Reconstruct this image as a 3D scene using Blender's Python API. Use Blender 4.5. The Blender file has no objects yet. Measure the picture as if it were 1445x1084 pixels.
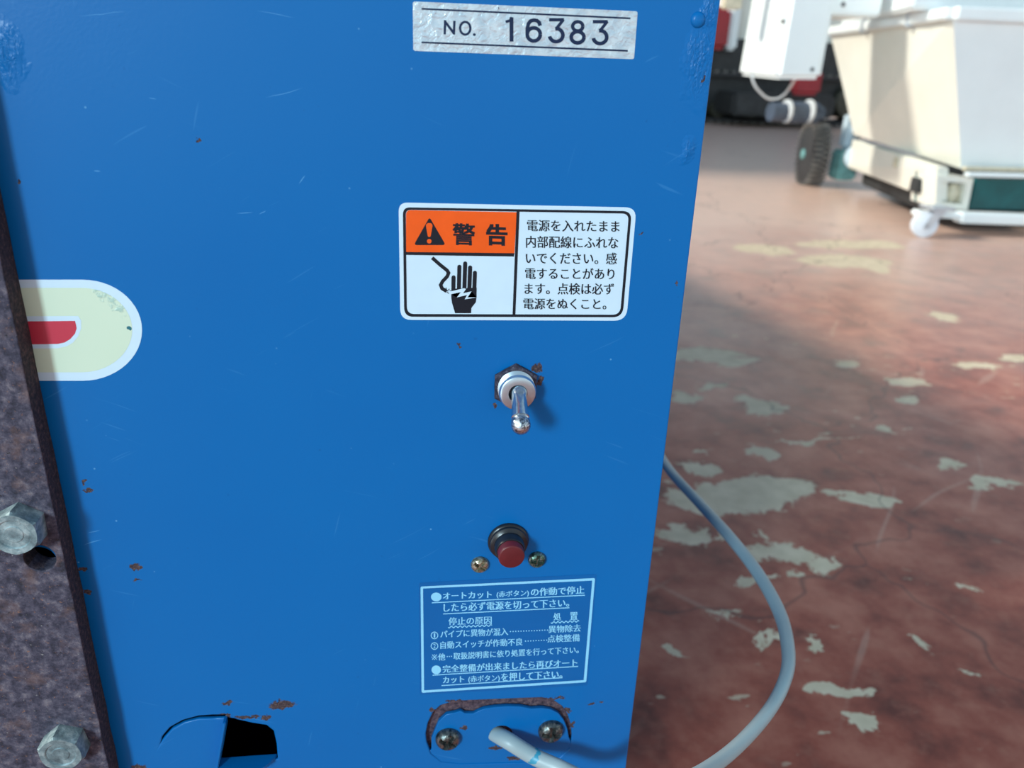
import bpy, bmesh, math, random
from mathutils import Vector, Matrix
random.seed(7)
S = bpy.context.scene
COL = S.collection
# ------------------------------------------------------------------ camera
F = 1110.0; CH = 0.55; CD = 0.238
dn = Vector((-107.5, 2723.0, 1110.0)).normalized()
rt = Vector((8500.0, (107.5*8500-1232100)/2723, 1110.0)).normalized()
nn = rt.cross(dn)
C0 = Vector((0, -CD, CH))
cam_d = bpy.data.cameras.new('camera'); cam = bpy.data.objects.new('camera', cam_d); COL.objects.link(cam)
cam_d.sensor_width = 36; cam_d.lens = 36*F/1445; cam_d.clip_start = 0.01; cam_d.clip_end = 200
M = Matrix(((rt.x, -rt.y, -rt.z, C0.x), (nn.x, -nn.y, -nn.z, C0.y), (-dn.x, dn.y, dn.z, C0.z), (0, 0, 0, 1)))
cam.matrix_world = M
cam_d.dof.use_dof = True; cam_d.dof.focus_distance = 0.262; cam_d.dof.aperture_fstop = 15
S.camera = cam
# ------------------------------------------------------------------ world, sun, lamp, exposure
S.view_settings.view_transform = 'Standard'; S.view_settings.look = 'None'
S.view_settings.exposure = 0.0; S.view_settings.gamma = 1.0; S.view_settings.use_curve_mapping = False
w = bpy.data.worlds.new('sky'); S.world = w; w.use_nodes = True
nt = w.node_tree; nt.nodes.clear()
wo = nt.nodes.new('ShaderNodeOutputWorld'); bg = nt.nodes.new('ShaderNodeBackground')
tc = nt.nodes.new('ShaderNodeTexCoord'); sx = nt.nodes.new('ShaderNodeSeparateXYZ'); cr = nt.nodes.new('ShaderNodeValToRGB')
nt.links.new(tc.outputs['Generated'], sx.inputs[0]); nt.links.new(sx.outputs['Z'], cr.inputs[0])
nt.links.new(cr.outputs[0], bg.inputs[0]); nt.links.new(bg.outputs[0], wo.inputs[0])
e = cr.color_ramp.elements
e[0].position = 0.0; e[0].color = (1.22, 1.34, 1.36, 1)
e[1].position = 0.7; e[1].color = (0.24, 0.36, 0.52, 1)
e2 = cr.color_ramp.elements.new(0.30); e2.color = (0.74, 0.90, 0.98, 1)
bg.inputs[1].default_value = 0.84
sd = bpy.data.lights.new('sun', 'SUN'); so = bpy.data.objects.new('sun', sd); COL.objects.link(so)
sd.energy = 3.9; sd.angle = 0.11; sd.color = (1.0, 0.93, 0.80)
so.location = (-6, 3, 6); so.rotation_euler = Vector((1.5, -0.03, -1.0)).to_track_quat('-Z', 'Y').to_euler()
ad = bpy.data.lights.new('doorway_lamp', 'AREA'); ao = bpy.data.objects.new('doorway_lamp', ad); COL.objects.link(ao)
ad.energy = 520; ad.shape = 'RECTANGLE'; ad.size = 1.1; ad.size_y = 1.5; ad.color = (0.66, 0.90, 1.0)
LD = Vector((0.66, 1.0, -0.37)).normalized()
ao.location = Vector((0, 0, 0.45)) - LD*8.0; ao.rotation_euler = LD.to_track_quat('-Z', 'Y').to_euler()

# ------------------------------------------------------------------ projection of photo pixels onto planes of the place
def ray(px, py):
    a = Vector(((px-722.5)/F, (py-542)/F, 1.0))
    return Vector((a.x*rt.x+a.y*rt.y+a.z*rt.z, a.x*nn.x+a.y*nn.y+a.z*nn.z, -(a.x*dn.x+a.y*dn.y+a.z*dn.z)))
def at(px, py, Y=0.0):
    v = ray(px, py); return C0 + v*((Y-C0.y)/v.y)
def fl(px, py):
    v = ray(px, py); return C0 + v*(-C0.z/v.z)
def zd(px, py, d):
    return C0 + ray(px, py)*d

# ------------------------------------------------------------------ node helpers
class Mat:
    def __init__(s, name, rough=0.5, metal=0.0, color=(0.8, 0.8, 0.8), spec=0.5, coat=0.0):
        s.m = bpy.data.materials.new(name); s.m.use_nodes = True; s.t = s.m.node_tree
        s.b = s.t.nodes['Principled BSDF']
        s.set('Base Color', (*color, 1)); s.set('Roughness', rough); s.set('Metallic', metal); s.set('Specular IOR Level', spec); s.set('Coat Weight', coat)
    def set(s, k, v):
        if isinstance(v, bpy.types.NodeSocket): s.t.links.new(v, s.b.inputs[k])
        else: s.b.inputs[k].default_value = v
    def n(s, typ, **kw):
        x = s.t.nodes.new(typ)
        for k, v in kw.items(): setattr(x, k, v)
        return x
    def put(s, sock, v):
        if isinstance(v, bpy.types.NodeSocket): s.t.links.new(v, sock)
        else: sock.default_value = v
    def co(s): return s.n('ShaderNodeTexCoord').outputs['Object']
    def math(s, op, a, b=0.0, clamp=False):
        x = s.n('ShaderNodeMath', operation=op, use_clamp=clamp); s.put(x.inputs[0], a); s.put(x.inputs[1], b); return x.outputs[0]
    def vm(s, op, a, b=(0, 0, 0)):
        x = s.n('ShaderNodeVectorMath', operation=op); s.put(x.inputs[0], a); s.put(x.inputs[1], b)
        return x.outputs['Value'] if op in ('LENGTH', 'DISTANCE', 'DOT_PRODUCT') else x.outputs['Vector']
    def noise(s, co, scale, detail=3.0, rough=0.55, col=False, dist=0.0):
        x = s.n('ShaderNodeTexNoise'); s.put(x.inputs['Vector'], co); x.inputs['Scale'].default_value = scale
        x.inputs['Detail'].default_value = detail; x.inputs['Roughness'].default_value = rough; x.inputs['Distortion'].default_value = dist
        return x.outputs['Color' if col else 'Fac']
    def ramp(s, v, lo, hi):
        x = s.n('ShaderNodeMapRange', clamp=True); s.put(x.inputs[0], v); x.inputs[1].default_value = lo; x.inputs[2].default_value = hi
        return x.outputs[0]
    def mix(s, f, a, b):
        x = s.n('ShaderNodeMix', data_type='RGBA'); s.put(x.inputs[0], f)
        for k, v in ((6, a), (7, b)):
            s.put(x.inputs[k], v if isinstance(v, bpy.types.NodeSocket) else (*v, 1))
        return x.outputs[2]
    def cramp(s, v, stops):
        x = s.n('ShaderNodeValToRGB'); s.put(x.inputs[0], v); el = x.color_ramp.elements
        el[0].position = stops[0][0]; el[0].color = (*stops[0][1], 1); el[1].position = stops[-1][0]; el[1].color = (*stops[-1][1], 1)
        for p, c in stops[1:-1]: q = el.new(p); q.color = (*c, 1)
        return x.outputs[0]
    def bump(s, h, strength=0.3, dist=0.001):
        x = s.n('ShaderNodeBump'); x.inputs['Strength'].default_value = strength; x.inputs['Distance'].default_value = dist
        s.put(x.inputs['Height'], h); s.set('Normal', x.outputs[0])
    def warp(s, co, scale, amt, detail=3.0):
        c = s.vm('SUBTRACT', s.noise(co, scale, detail, 0.6, True), (0.5, 0.5, 0.5))
        x = s.n('ShaderNodeVectorMath', operation='SCALE'); s.put(x.inputs[0], c); x.inputs['Scale'].default_value = amt
        return s.vm('ADD', co, x.outputs[0])
    def spots(s, co, spots):
        """signed distance (in spot radii) to the nearest of a list of worn spots (centre, half sizes, turn)"""
        cur = None
        for c, hs, ax, ang in spots:
            v = s.vm('SUBTRACT', co, tuple(c))
            if ang:
                x = s.n('ShaderNodeVectorRotate', rotation_type='AXIS_ANGLE'); s.put(x.inputs['Vector'], v)
                x.inputs['Axis'].default_value = ax; x.inputs['Angle'].default_value = ang; v = x.outputs[0]
            v = s.vm('MULTIPLY', v, tuple(1.0/max(h, 1e-6) if h < 50 else 0.0 for h in hs))
            L = s.vm('LENGTH', v)
            cur = L if cur is None else s.math('MINIMUM', cur, L)
        return cur
def simple(name, color, rough=0.5, metal=0.0, var=0.12, scale=60.0, bump=0.0, spec=0.5, coat=0.0):
    m = Mat(name, rough, metal, color, spec, coat); c = m.co()
    nz = m.noise(c, scale, 4)
    dk = tuple(x*(1-var) for x in color); lt = tuple(min(1, x*(1+var)) for x in color)
    m.set('Base Color', m.mix(m.ramp(nz, 0.3, 0.7), dk, lt))
    if bump: m.bump(nz, bump, 0.0006)
    return m.m

# ------------------------------------------------------------------ mesh helpers
def link(name, me, mat, parent=None, loc=None):
    o = bpy.data.objects.new(name, me); COL.objects.link(o)
    if mat and not me.materials: me.materials.append(mat)
    off = Vector((0, 0, 0)) if loc is None else Vector(loc)
    p = parent
    base = Vector((0, 0, 0))
    while p: base += p.location; p = p.parent
    if loc is None and parent is not None: off = base.copy()
    me.transform(Matrix.Translation(-off)); o.location = off - base; o.parent = parent
    return o
def bm_obj(name, bm, mat, parent=None, loc=None, smooth=35):
    bmesh.ops.recalc_face_normals(bm, faces=bm.faces)
    me = bpy.data.meshes.new(name); bm.to_mesh(me); bm.free()
    if smooth:
        me.polygons.foreach_set('use_smooth', [True]*len(me.polygons)); me.set_sharp_from_angle(angle=math.radians(smooth))
    return link(name, me, mat, parent, loc)
def thing(name, label, cat, loc, group=None):
    o = bpy.data.objects.new(name, None); COL.objects.link(o); o.location = loc; o.empty_display_size = 0.05
    return tag(o, label, cat, group)
def tag(o, label, cat=None, group=None):
    o['label'] = label
    if cat: o['category'] = cat
    if group: o['group'] = group
    return o
def box(bm, lo, hi, bev=0.0, seg=2):
    t = bmesh.new(); bmesh.ops.create_cube(t, size=1)
    for v in t.verts: v.co = Vector([lo[i]+(hi[i]-lo[i])*(v.co[i]+0.5) for i in range(3)])
    if bev: bmesh.ops.bevel(t, geom=t.edges[:], offset=bev, segments=seg, affect='EDGES', clamp_overlap=True)
    me = bpy.data.meshes.new('t'); t.to_mesh(me); t.free(); bm.from_mesh(me); bpy.data.meshes.remove(me)
def hexa(bm, P, bev=0.0, seg=2):
    """a solid from eight corners: front bl, br, tr, tl then back bl, br, tr, tl"""
    t = bmesh.new(); v = [t.verts.new(p) for p in P]
    for q in ((0, 1, 2, 3), (5, 4, 7, 6), (4, 0, 3, 7), (1, 5, 6, 2), (3, 2, 6, 7), (4, 5, 1, 0)): t.faces.new([v[i] for i in q])
    bmesh.ops.recalc_face_normals(t, faces=t.faces)
    if bev: bmesh.ops.bevel(t, geom=t.edges[:], offset=bev, segments=seg, affect='EDGES', clamp_overlap=True)
    me = bpy.data.meshes.new('t'); t.to_mesh(me); t.free(); bm.from_mesh(me); bpy.data.meshes.remove(me)
def frame_of(axis):
    a = Vector(axis).normalized(); u = a.cross(Vector((0, 0, 1)))
    if u.length < 1e-3: u = a.cross(Vector((0, 1, 0)))
    u.normalize(); return a, u, a.cross(u)
def lathe(bm, org, axis, prof, seg=32, cap=True, rot=0.0, up=None):
    """profile [(distance along axis, radius)] turned round an axis"""
    a, u, v = frame_of(axis)
    if up is not None: v = Vector(up).normalized(); u = v.cross(a).normalized()
    org = Vector(org); rings = []
    for t, r in prof:
        rings.append([bm.verts.new(org+a*t+(u*math.cos(rot+2*math.pi*i/seg)+v*math.sin(rot+2*math.pi*i/seg))*max(r, 1e-5)) for i in range(seg)])
    for A, B in zip(rings, rings[1:]):
        for i in range(seg): bm.faces.new((A[i], A[(i+1) % seg], B[(i+1) % seg], B[i]))
    if cap: bm.faces.new(rings[0][::-1]); bm.faces.new(rings[-1])
def catmull(P, k=10):
    P = [Vector(p) for p in P]; out = []
    for i in range(len(P)-1):
        a, b, c, d = P[max(i-1, 0)], P[i], P[i+1], P[min(i+2, len(P)-1)]
        for j in range(k):
            t = j/k; out.append(0.5*((2*b)+(c-a)*t+(2*a-5*b+4*c-d)*t*t+(3*b-a-3*c+d)*t**3))
    out.append(P[-1]); return out
def sweep(bm, pts, rx, ry=None, seg=14, twist=0.0, tw0=0.0, cap=True):
    ry = ry or rx; rings = []; n = len(pts); u = None
    for i, p in enumerate(pts):
        T = (pts[min(i+1, n-1)]-pts[max(i-1, 0)]).normalized()
        if u is None: u = T.cross(Vector((0, 0, 1))).normalized() if abs(T.z) < .95 else T.cross(Vector((0, 1, 0))).normalized()
        u = (u-T*u.dot(T)).normalized(); v = T.cross(u); an = tw0+twist*i/n
        uu = u*math.cos(an)+v*math.sin(an); vv = v*math.cos(an)-u*math.sin(an)
        rings.append([bm.verts.new(p+uu*rx*math.cos(2*math.pi*j/seg)+vv*ry*math.sin(2*math.pi*j/seg)) for j in range(seg)])
    for A, B in zip(rings, rings[1:]):
        for j in range(seg): bm.faces.new((A[j], A[(j+1) % seg], B[(j+1) % seg], B[j]))
    if cap: bm.faces.new(rings[0][::-1]); bm.faces.new(rings[-1])
def sheet(loops, y0, thick, bev=0.0):
    """a flat sheet standing in the XZ plane with real holes: loops of (x, z), the first the outline"""
    cu = bpy.data.curves.new('sheet', 'CURVE'); cu.dimensions = '2D'; cu.fill_mode = 'BOTH'
    cu.extrude = thick/2-bev; cu.bevel_depth = bev; cu.bevel_resolution = 2; cu.offset = -bev
    for lp in loops:
        sp = cu.splines.new('POLY'); sp.points.add(len(lp)-1); sp.use_cyclic_u = True
        for i, (x, z) in enumerate(lp): sp.points[i].co = (x, z, 0, 1)
    o = bpy.data.objects.new('sheet', cu); COL.objects.link(o)
    me = bpy.data.meshes.new_from_object(o.evaluated_get(bpy.context.evaluated_depsgraph_get()))
    bpy.data.objects.remove(o); bpy.data.curves.remove(cu)
    for v in me.vertices: v.co = Vector((v.co.x, y0+thick/2-v.co.z, v.co.y))
    me.materials.clear()
    bm = bmesh.new(); bm.from_mesh(me); bmesh.ops.remove_doubles(bm, verts=bm.verts, dist=1e-6); bpy.data.meshes.remove(me)
    return bm
def P2(px, py): p = at(px, py); return (p.x, p.z)
def rpoly(corners, r, k=6):
    """round the corners of a polygon given in any 2D frame"""
    out = []; n = len(corners); rr = r if isinstance(r, (list, tuple)) else [r]*n
    for i in range(n):
        a, b, c = Vector(corners[i-1]), Vector(corners[i]), Vector(corners[(i+1) % n]); R = rr[i]
        if R <= 0: out.append(tuple(b)); continue
        p = b+(a-b).normalized()*R; q = b+(c-b).normalized()*R
        for j in range(k+1):
            t = j/k; t2 = t
            s = p.lerp(b, 0.90) if False else None
            out.append(tuple((1-t2)**2*p+2*t2*(1-t2)*b*1.0+t2*t2*q))
    return out
LAY = 0.00004
class Print:
    """flat print laid on the panel, one mesh per colour; points arrive in photo pixels through fn"""
    def __init__(s, fn, lay): s.bm = bmesh.new(); s.fn = fn; s.y = -LAY*lay; s.k = 0
    def v(s, p):
        q = at(*s.fn(*p)); return s.bm.verts.new((q.x, s.y-s.k*1.5e-6, q.z))
    def poly(s, pts):
        s.k += 1; f = s.bm.faces.new([s.v(p) for p in pts]); bmesh.ops.triangulate(s.bm, faces=[f]); return s
    def ring(s, A, B):
        a = [s.v(p) for p in A]; b = [s.v(p) for p in B]; n = len(a)
        for i in range(n): s.bm.faces.new((a[i], a[(i+1) % n], b[(i+1) % n], b[i]))
        return s
    def line(s, pts, w, cyclic=False):
        s.k += 1; pts = [Vector(p) for p in pts]; L = []; R = []; n = len(pts)
        for i, p in enumerate(pts):
            a = (p-pts[i-1]) if i else (pts[1]-p); b = (pts[i+1]-p) if i < n-1 else (p-pts[i-1])
            t = (a.normalized()+b.normalized()).normalized(); nrm = Vector((-t.y, t.x)); k = 1/max(0.5, abs(t.dot(b.normalized())))
            L.append(s.v(tuple(p+nrm*w/2*k))); R.append(s.v(tuple(p-nrm*w/2*k)))
        for i in range(n-1): s.bm.faces.new((L[i], L[i+1], R[i+1], R[i]))
        return s
    def disc(s, c, rx, ry=None, k=24):
        ry = ry or rx; return s.poly([(c[0]+rx*math.cos(2*math.pi*i/k), c[1]+ry*math.sin(2*math.pi*i/k)) for i in range(k)])
    def text(s, body, tl, tr, h, bold=0.0, slant=0.0):
        """text whose ink runs from tl to tr (top corners), h high"""
        cu = bpy.data.curves.new('t', 'FONT'); cu.body = body; cu.resolution_u = 3
        o = bpy.data.objects.new('t', cu); COL.objects.link(o)
        me = bpy.data.meshes.new_from_object(o.evaluated_get(bpy.context.evaluated_depsgraph_get()))
        bpy.data.objects.remove(o); bpy.data.curves.remove(cu)
        xs = [q.co.x for q in me.vertices]; ys = [q.co.y for q in me.vertices]
        x0, x1, y1 = min(xs), max(xs), max(ys); y0 = min(ys)
        tl = Vector(tl); tr = Vector(tr); dx = tr-tl
        b = bold; tl = tl+Vector((b, b)); dx = dx*(1-2*b/max(dx.length, 1)); h = h-2*b
        for ox, oy in (((-b, -b*.7), (b, -b*.7), (b, b*.7), (-b, b*.7)) if b > 3 else ((-b, 0), (b, 0)) if b else ((0, 0),)):
            s.k += 1; vs = []
            for q in me.vertices:
                u = (q.co.x-x0)/(x1-x0); v = (y1-q.co.y)/(y1-y0)
                vs.append(s.v(tuple(tl+dx*u+Vector((ox, oy+v*h)))))
            for f in me.polygons:
                try: s.bm.faces.new([vs[i] for i in f.vertices])
                except ValueError: pass
        bpy.data.meshes.remove(me); return s
    def obj(s, name, mat, parent, label=None):
        me = bpy.data.meshes.new(name); bmesh.ops.recalc_face_normals(s.bm, faces=s.bm.faces)
        for f in s.bm.faces:
            f.normal_update()
            if f.normal.y > 0: f.normal_flip()
        s.bm.to_mesh(me); s.bm.free(); o = link(name, me, mat, parent)
        if label: o['label'] = label
        return o
def solid_from(name, pts, fn, y_front, thick, mat, parent, label=None):
    """a thin sticker or plate: outline in photo pixels, real thickness"""
    bm = bmesh.new(); A = []; B = []
    for p in pts:
        q = at(*fn(*p)); A.append(bm.verts.new((q.x, y_front, q.z))); B.append(bm.verts.new((q.x, y_front+thick, q.z)))
    n = len(A); bm.faces.new(A); bm.faces.new(B[::-1])
    for i in range(n): bm.faces.new((A[i], A[(i+1) % n], B[(i+1) % n], B[i]))
    o = bm_obj(name, bm, mat, parent)
    if label: o['label'] = label
    return o
Z1 = lambda x, y: (560+x/4.014, y/4.014)
Z2 = lambda x, y: (550+x/4.014, 270+y/4.014)
Z4 = lambda x, y: (580+x/4.014, 720+y/4.014)
Z5 = lambda x, y: (580+x/4.014, 970+y/4.014)
Z7 = lambda x, y: (x/5.42, 360+y/5.42)
ID = lambda x, y: (x, y)

# ------------------------------------------------------------------ materials
def spot_px(px, py, rx, ry, ang=0.0):
    c = at(px, py); s = (at(px+1, py)-c).length
    return (c, (rx*s, 99, ry*s*1.08), (0, 1, 0), ang)
def make_blue(name, wear=True):
    m = Mat(name, 0.30, 0.0, (0.004, 0.125, 0.46), 0.25, 0.0); c = m.co()
    base = m.mix(m.noise(c, 14, 2), (0.0004, 0.130, 0.405), (0.0008, 0.150, 0.435))
    peel = m.noise(c, 900, 3); h = m.math('MULTIPLY', peel, 0.10)
    if wear:
        w1 = m.warp(c, 420, 0.0045, 3)
        chips = [spot_px(398, 995, 21, 8), (spot_px(376, 1013, 8, 5)), spot_px(322, 992, 9, 4, 0.5), spot_px(318, 1010, 9, 3), spot_px(348, 1012, 20, 3),
                 spot_px(125, 692, 8, 4), spot_px(118, 680, 5, 3), spot_px(192, 800, 8, 6), spot_px(193, 818, 6, 3), spot_px(123, 835, 7, 5), spot_px(117, 803, 5, 4), spot_px(197, 1083, 12, 5),
                 spot_px(835, 993, 6, 2.5, 0.3), spot_px(848, 990, 3, 2), spot_px(725, 1072, 12, 3), spot_px(655, 1028, 4, 4), spot_px(758, 520, 9, 7), spot_px(762, 537, 5, 9),
                 spot_px(698, 570, 4, 4), spot_px(700, 1056, 9, 3), spot_px(610, 1003, 5, 4, 0.6), spot_px(800, 1003, 8, 3, -0.6), spot_px(808, 1022, 3, 6),
                 spot_px(280, 198, 3, 3), spot_px(26, 256, 3, 3), spot_px(648, 488, 2, 5), spot_px(905, 330, 2, 2.5), spot_px(955, 400, 2.5, 4), spot_px(991, 112, 2, 3),
                 spot_px(640, 989, 14, 2), spot_px(780, 986, 20, 2)]
        d = m.spots(w1, chips)
        rust = m.math('SUBTRACT', 1.0, m.ramp(m.math('ADD', d, m.math('MULTIPLY', m.noise(c, 1500, 4), 0.5)), 1.05, 1.25))
        # fine dust specks and pale scratches
        vo = m.n('ShaderNodeTexVoronoi'); m.put(vo.inputs['Vector'], c); vo.inputs['Scale'].default_value = 120
        gate = m.ramp(m.noise(c, 25, 2), 0.5, 0.62)
        speck = m.math('MULTIPLY', m.math('SUBTRACT', 1.0, m.ramp(vo.outputs['Distance'], 0.018, 0.05)), gate)
        scr = None
        for ang, sc, se in ((0.5, 900, 0.0), (-0.35, 700, 3.0), (1.35, 800, 7.0)):
            r = m.n('ShaderNodeVectorRotate', rotation_type='Y_AXIS'); m.put(r.inputs['Vector'], m.warp(c, 30, 0.004, 1)); r.inputs['Angle'].default_value = ang
            st = m.vm('MULTIPLY', m.vm('ADD', r.outputs[0], (se, 0, se)), (0.03, 1, 1))
            q = m.math('MULTIPLY', m.ramp(m.noise(st, sc, 1), 0.735, 0.78), m.ramp(m.noise(m.vm('ADD', c, (se, 0, 0)), 22, 1), 0.52, 0.62))
            scr = q if scr is None else m.math('MAXIMUM', scr, q)
        dark = m.math('MULTIPLY', m.ramp(m.noise(m.vm('ADD', c, (5, 0, 0)), 260, 2), 0.72, 0.80), 0.35)
        base = m.mix(m.math('MULTIPLY', scr, 0.13), base, (0.12, 0.42, 0.75))
        base = m.mix(m.math('MULTIPLY', speck, 0.5), base, (0.22, 0.55, 0.8))
        base = m.mix(dark, base, (0.004, 0.05, 0.17))
        # definite long scratches seen on the panel
        lines = m.spots(m.warp(m.warp(c, 60, 0.003, 1), 400, 0.0004, 2), [spot_px(392, 19, 28, 0.45, -0.07), spot_px(145, 18, 36, 0.4, 0.17), spot_px(427, 255, 7, 0.9, 0.9), spot_px(400, 130, 26, 0.6, 0.25),
                 spot_px(130, 766, 14, 0.9, 0.35), spot_px(132, 750, 10, 0.7, 0.3), spot_px(136, 240, 5, 1.2), spot_px(345, 300, 12, 0.7, 0.1), spot_px(370, 298, 6, 0.8, 0.5), spot_px(215, 140, 6, 0.8, -.2)])
        base = m.mix(m.math('MULTIPLY', m.math('SUBTRACT', 1.0, m.ramp(lines, 0.6, 1.1)), 0.35), base, (0.16, 0.48, 0.8))
        rc = m.cramp(m.noise(c, 1100, 5, 0.7), [(0.32, (0.018, 0.014, 0.022)), (0.48, (0.055, 0.038, 0.045)), (0.58, (0.11, 0.07, 0.065)), (0.72, (0.22, 0.17, 0.15))])
        base = m.mix(rust, base, rc)
        m.set('Roughness', m.math('ADD', 0.27, m.math('ADD', m.math('MULTIPLY', rust, 0.5), m.math('MULTIPLY', m.noise(c, 40, 3), 0.08))))
        # blistered, wrinkled paint near the right edge and the top left
        wr = m.math('SUBTRACT', 1.0, m.ramp(m.spots(m.warp(c, 120, 0.009, 3), [spot_px(990, 85, 30, 62), spot_px(968, 215, 12, 26), spot_px(8, 75, 30, 50), spot_px(1000, 20, 14, 30)]), 0.2, 1.0))
        wn = m.noise(m.vm('MULTIPLY', c, (1.5, 1, 0.8)), 400, 3, 0.55, False, 1.5)
        h = m.math('ADD', h, m.math('MULTIPLY', m.math('MULTIPLY', wn, wr), 3.4))
        h = m.math('SUBTRACT', h, m.math('MULTIPLY', rust, 0.25))
    m.set('Base Color', base); m.bump(h, 0.55, 0.0005)
    return m.m
BLUE = make_blue('blue_enamel'); BLUE2 = make_blue('blue_enamel_plain', False)
def make_rust(name, cols=None, sc=1.0, bs=0.5):
    m = Mat(name, 0.8); c = m.co()
    n1 = m.noise(c, 230*sc, 6, 0.72); n2 = m.noise(m.vm('ADD', c, (3, 1, 2)), 90*sc, 4, 0.6); n3 = m.noise(m.vm('ADD', c, (7, 5, 2)), 620*sc, 4, 0.7)
    a = m.cramp(n1, [(0.33, (0.010, 0.010, 0.018)), (0.45, (0.035, 0.033, 0.058)), (0.55, (0.080, 0.072, 0.105)), (0.68, (0.19, 0.165, 0.19))])
    b = m.mix(m.math('MULTIPLY', m.ramp(n2, 0.54, 0.68), 0.38), a, (0.19, 0.095, 0.06))
    b = m.mix(m.math('MULTIPLY', m.ramp(n3, 0.60, 0.70), 0.75), b, (0.30, 0.14, 0.075))
    d = m.math('MULTIPLY', m.ramp(m.noise(m.vm('ADD', c, (1, 9, 4)), 420*sc, 3, .7), 0.66, 0.72), 0.55)
    b = m.mix(d, b, (0.40, 0.38, 0.36))
    k = m.ramp(m.noise(m.vm('ADD', c, (4, 4, 8)), 520*sc, 3, .7), 0.65, 0.7)
    b = m.mix(k, b, (0.012, 0.01, 0.014))
    m.set('Base Color', b); m.bump(n1, bs, 0.0012); return m.m
RUST = make_rust('rusted_steel'); NUTRUST = make_rust('rusted_zinc', sc=3.0, bs=0.8)
def shaded_rust():  # rusty cut edge of the plate, its shade blackened into the colour
    m = Mat('shaded_rusty_edge', 0.85); c = m.co()
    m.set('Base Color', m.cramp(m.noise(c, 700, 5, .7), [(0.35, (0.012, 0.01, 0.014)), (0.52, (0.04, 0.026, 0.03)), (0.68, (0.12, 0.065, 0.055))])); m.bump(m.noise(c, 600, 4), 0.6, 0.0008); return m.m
SHADERUST = shaded_rust()
def foil():
    m = Mat('brushed_foil', 0.30, 0.55, (0.55, 0.66, 0.74)); c = m.co(); n = m.noise(c, 420, 3, .6, False, 0.6)
    m.set('Base Color', m.mix(m.ramp(m.noise(c, 300, 3), .35, .7), (0.50, 0.63, 0.72), (0.68, 0.80, 0.86))); m.bump(n, 0.55, 0.0006); return m.m
FOIL = foil()
WHITE = simple('white_vinyl', (0.62, 0.80, 0.92), 0.35, var=0.02, scale=200, bump=0.03)
INK = simple('black_ink', (0.006, 0.010, 0.018), 0.45, var=0.1, spec=0.3)
FOILINK = simple('dark_blue_ink', (0.004, 0.018, 0.06), 0.45, var=0.1, spec=0.3)
ORANGE = simple('orange_ink', (0.90, 0.105, 0.004), 0.35, var=0.06, scale=120, bump=0.03)
LIGHTINK = simple('pale_blue_ink', (0.27, 0.66, 0.90), 0.4, var=0.03)
BLUESTICK = simple('blue_sticker_film', (0.0006, 0.118, 0.37), 0.33, var=0.05, scale=30, spec=0.3)
def cream():
    m = Mat('cream_vinyl', 0.35); c = m.co()
    d = m.spots(m.warp(c, 500, 0.004, 2), [spot_px(152, 422, 26, 7, -0.75), spot_px(168, 438, 12, 6, -0.9)])
    k = m.math('MULTIPLY', m.math('SUBTRACT', 1.0, m.ramp(d, 0.8, 1.1)), m.ramp(m.noise(c, 420, 4, .7), 0.44, 0.58))
    e_ = m.math('SUBTRACT', 1.0, m.ramp(m.spots(m.warp(c, 900, 0.0012, 2), [spot_px(182.5, 463, 3.4, 3.2)]), 0.8, 1.0))
    b = m.mix(m.noise(c, 30, 2), (0.62, 0.76, 0.58), (0.68, 0.81, 0.64)); b = m.mix(m.math('MULTIPLY', k, 0.6), b, (0.28, 0.50, 0.46)); b = m.mix(e_, b, (0.01, 0.16, 0.2))
    m.set('Base Color', b); m.bump(k, 0.3, 0.0004); return m.m
CREAM = cream()
REDST = simple('red_vinyl', (0.56, 0.035, 0.07), 0.38, var=0.06)
CHROME = simple('worn_chrome', (0.55, 0.60, 0.64), 0.16, 1.0, var=0.15, scale=900)
ALU = simple('turned_aluminium', (0.52, 0.64, 0.72), 0.30, 0.9, var=0.06, scale=500)
def pitted():
    m = Mat('pitted_chrome', 0.2, 0.95); c = m.co(); n = m.noise(c, 1300, 4, .7)
    m.set('Base Color', m.cramp(n, [(0.38, (0.03, 0.035, 0.045)), (0.48, (0.35, 0.40, 0.45)), (0.6, (0.62, 0.68, 0.72))])); m.bump(n, 0.5, 0.0004); return m.m
PITTED = pitted()
BLACKP = simple('black_bakelite', (0.012, 0.014, 0.018), 0.3, var=0.3, scale=300, bump=0.1)
REDP = simple('red_button_plastic', (0.115, 0.010, 0.014), 0.42, var=0.1, scale=400)
REDD = simple('dark_red_plastic', (0.045, 0.012, 0.014), 0.35, var=0.1, scale=400)
def screwmat(name, a, b, c3):
    m = Mat(name, 0.28, 0.8); c = m.co(); n = m.noise(c, 700, 4, .7)
    m.set('Base Color', m.cramp(n, [(0.35, a), (0.5, b), (0.66, c3)])); m.bump(n, 0.4, 0.0004); return m.m
BRASSY = screwmat('yellow_zinc_screw', (0.10, 0.09, 0.06), (0.42, 0.38, 0.26), (0.6, 0.62, 0.58))
GREENY = screwmat('green_zinc_screw', (0.02, 0.03, 0.025), (0.10, 0.19, 0.14), (0.42, 0.36, 0.42))
DARKSC = screwmat('tarnished_screw', (0.03, 0.035, 0.035), (0.12, 0.14, 0.14), (0.30, 0.26, 0.22))
def boltmat():
    m = Mat('galvanised_bolt', 0.55, 0.35); c = m.co(); n = m.noise(c, 260, 5, .65)
    m.set('Base Color', m.cramp(n, [(0.3, (0.09, 0.13, 0.145)), (0.5, (0.20, 0.28, 0.30)), (0.68, (0.40, 0.49, 0.50))])); m.bump(n, 0.5, 0.0008); return m.m
BOLT = boltmat()
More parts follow.
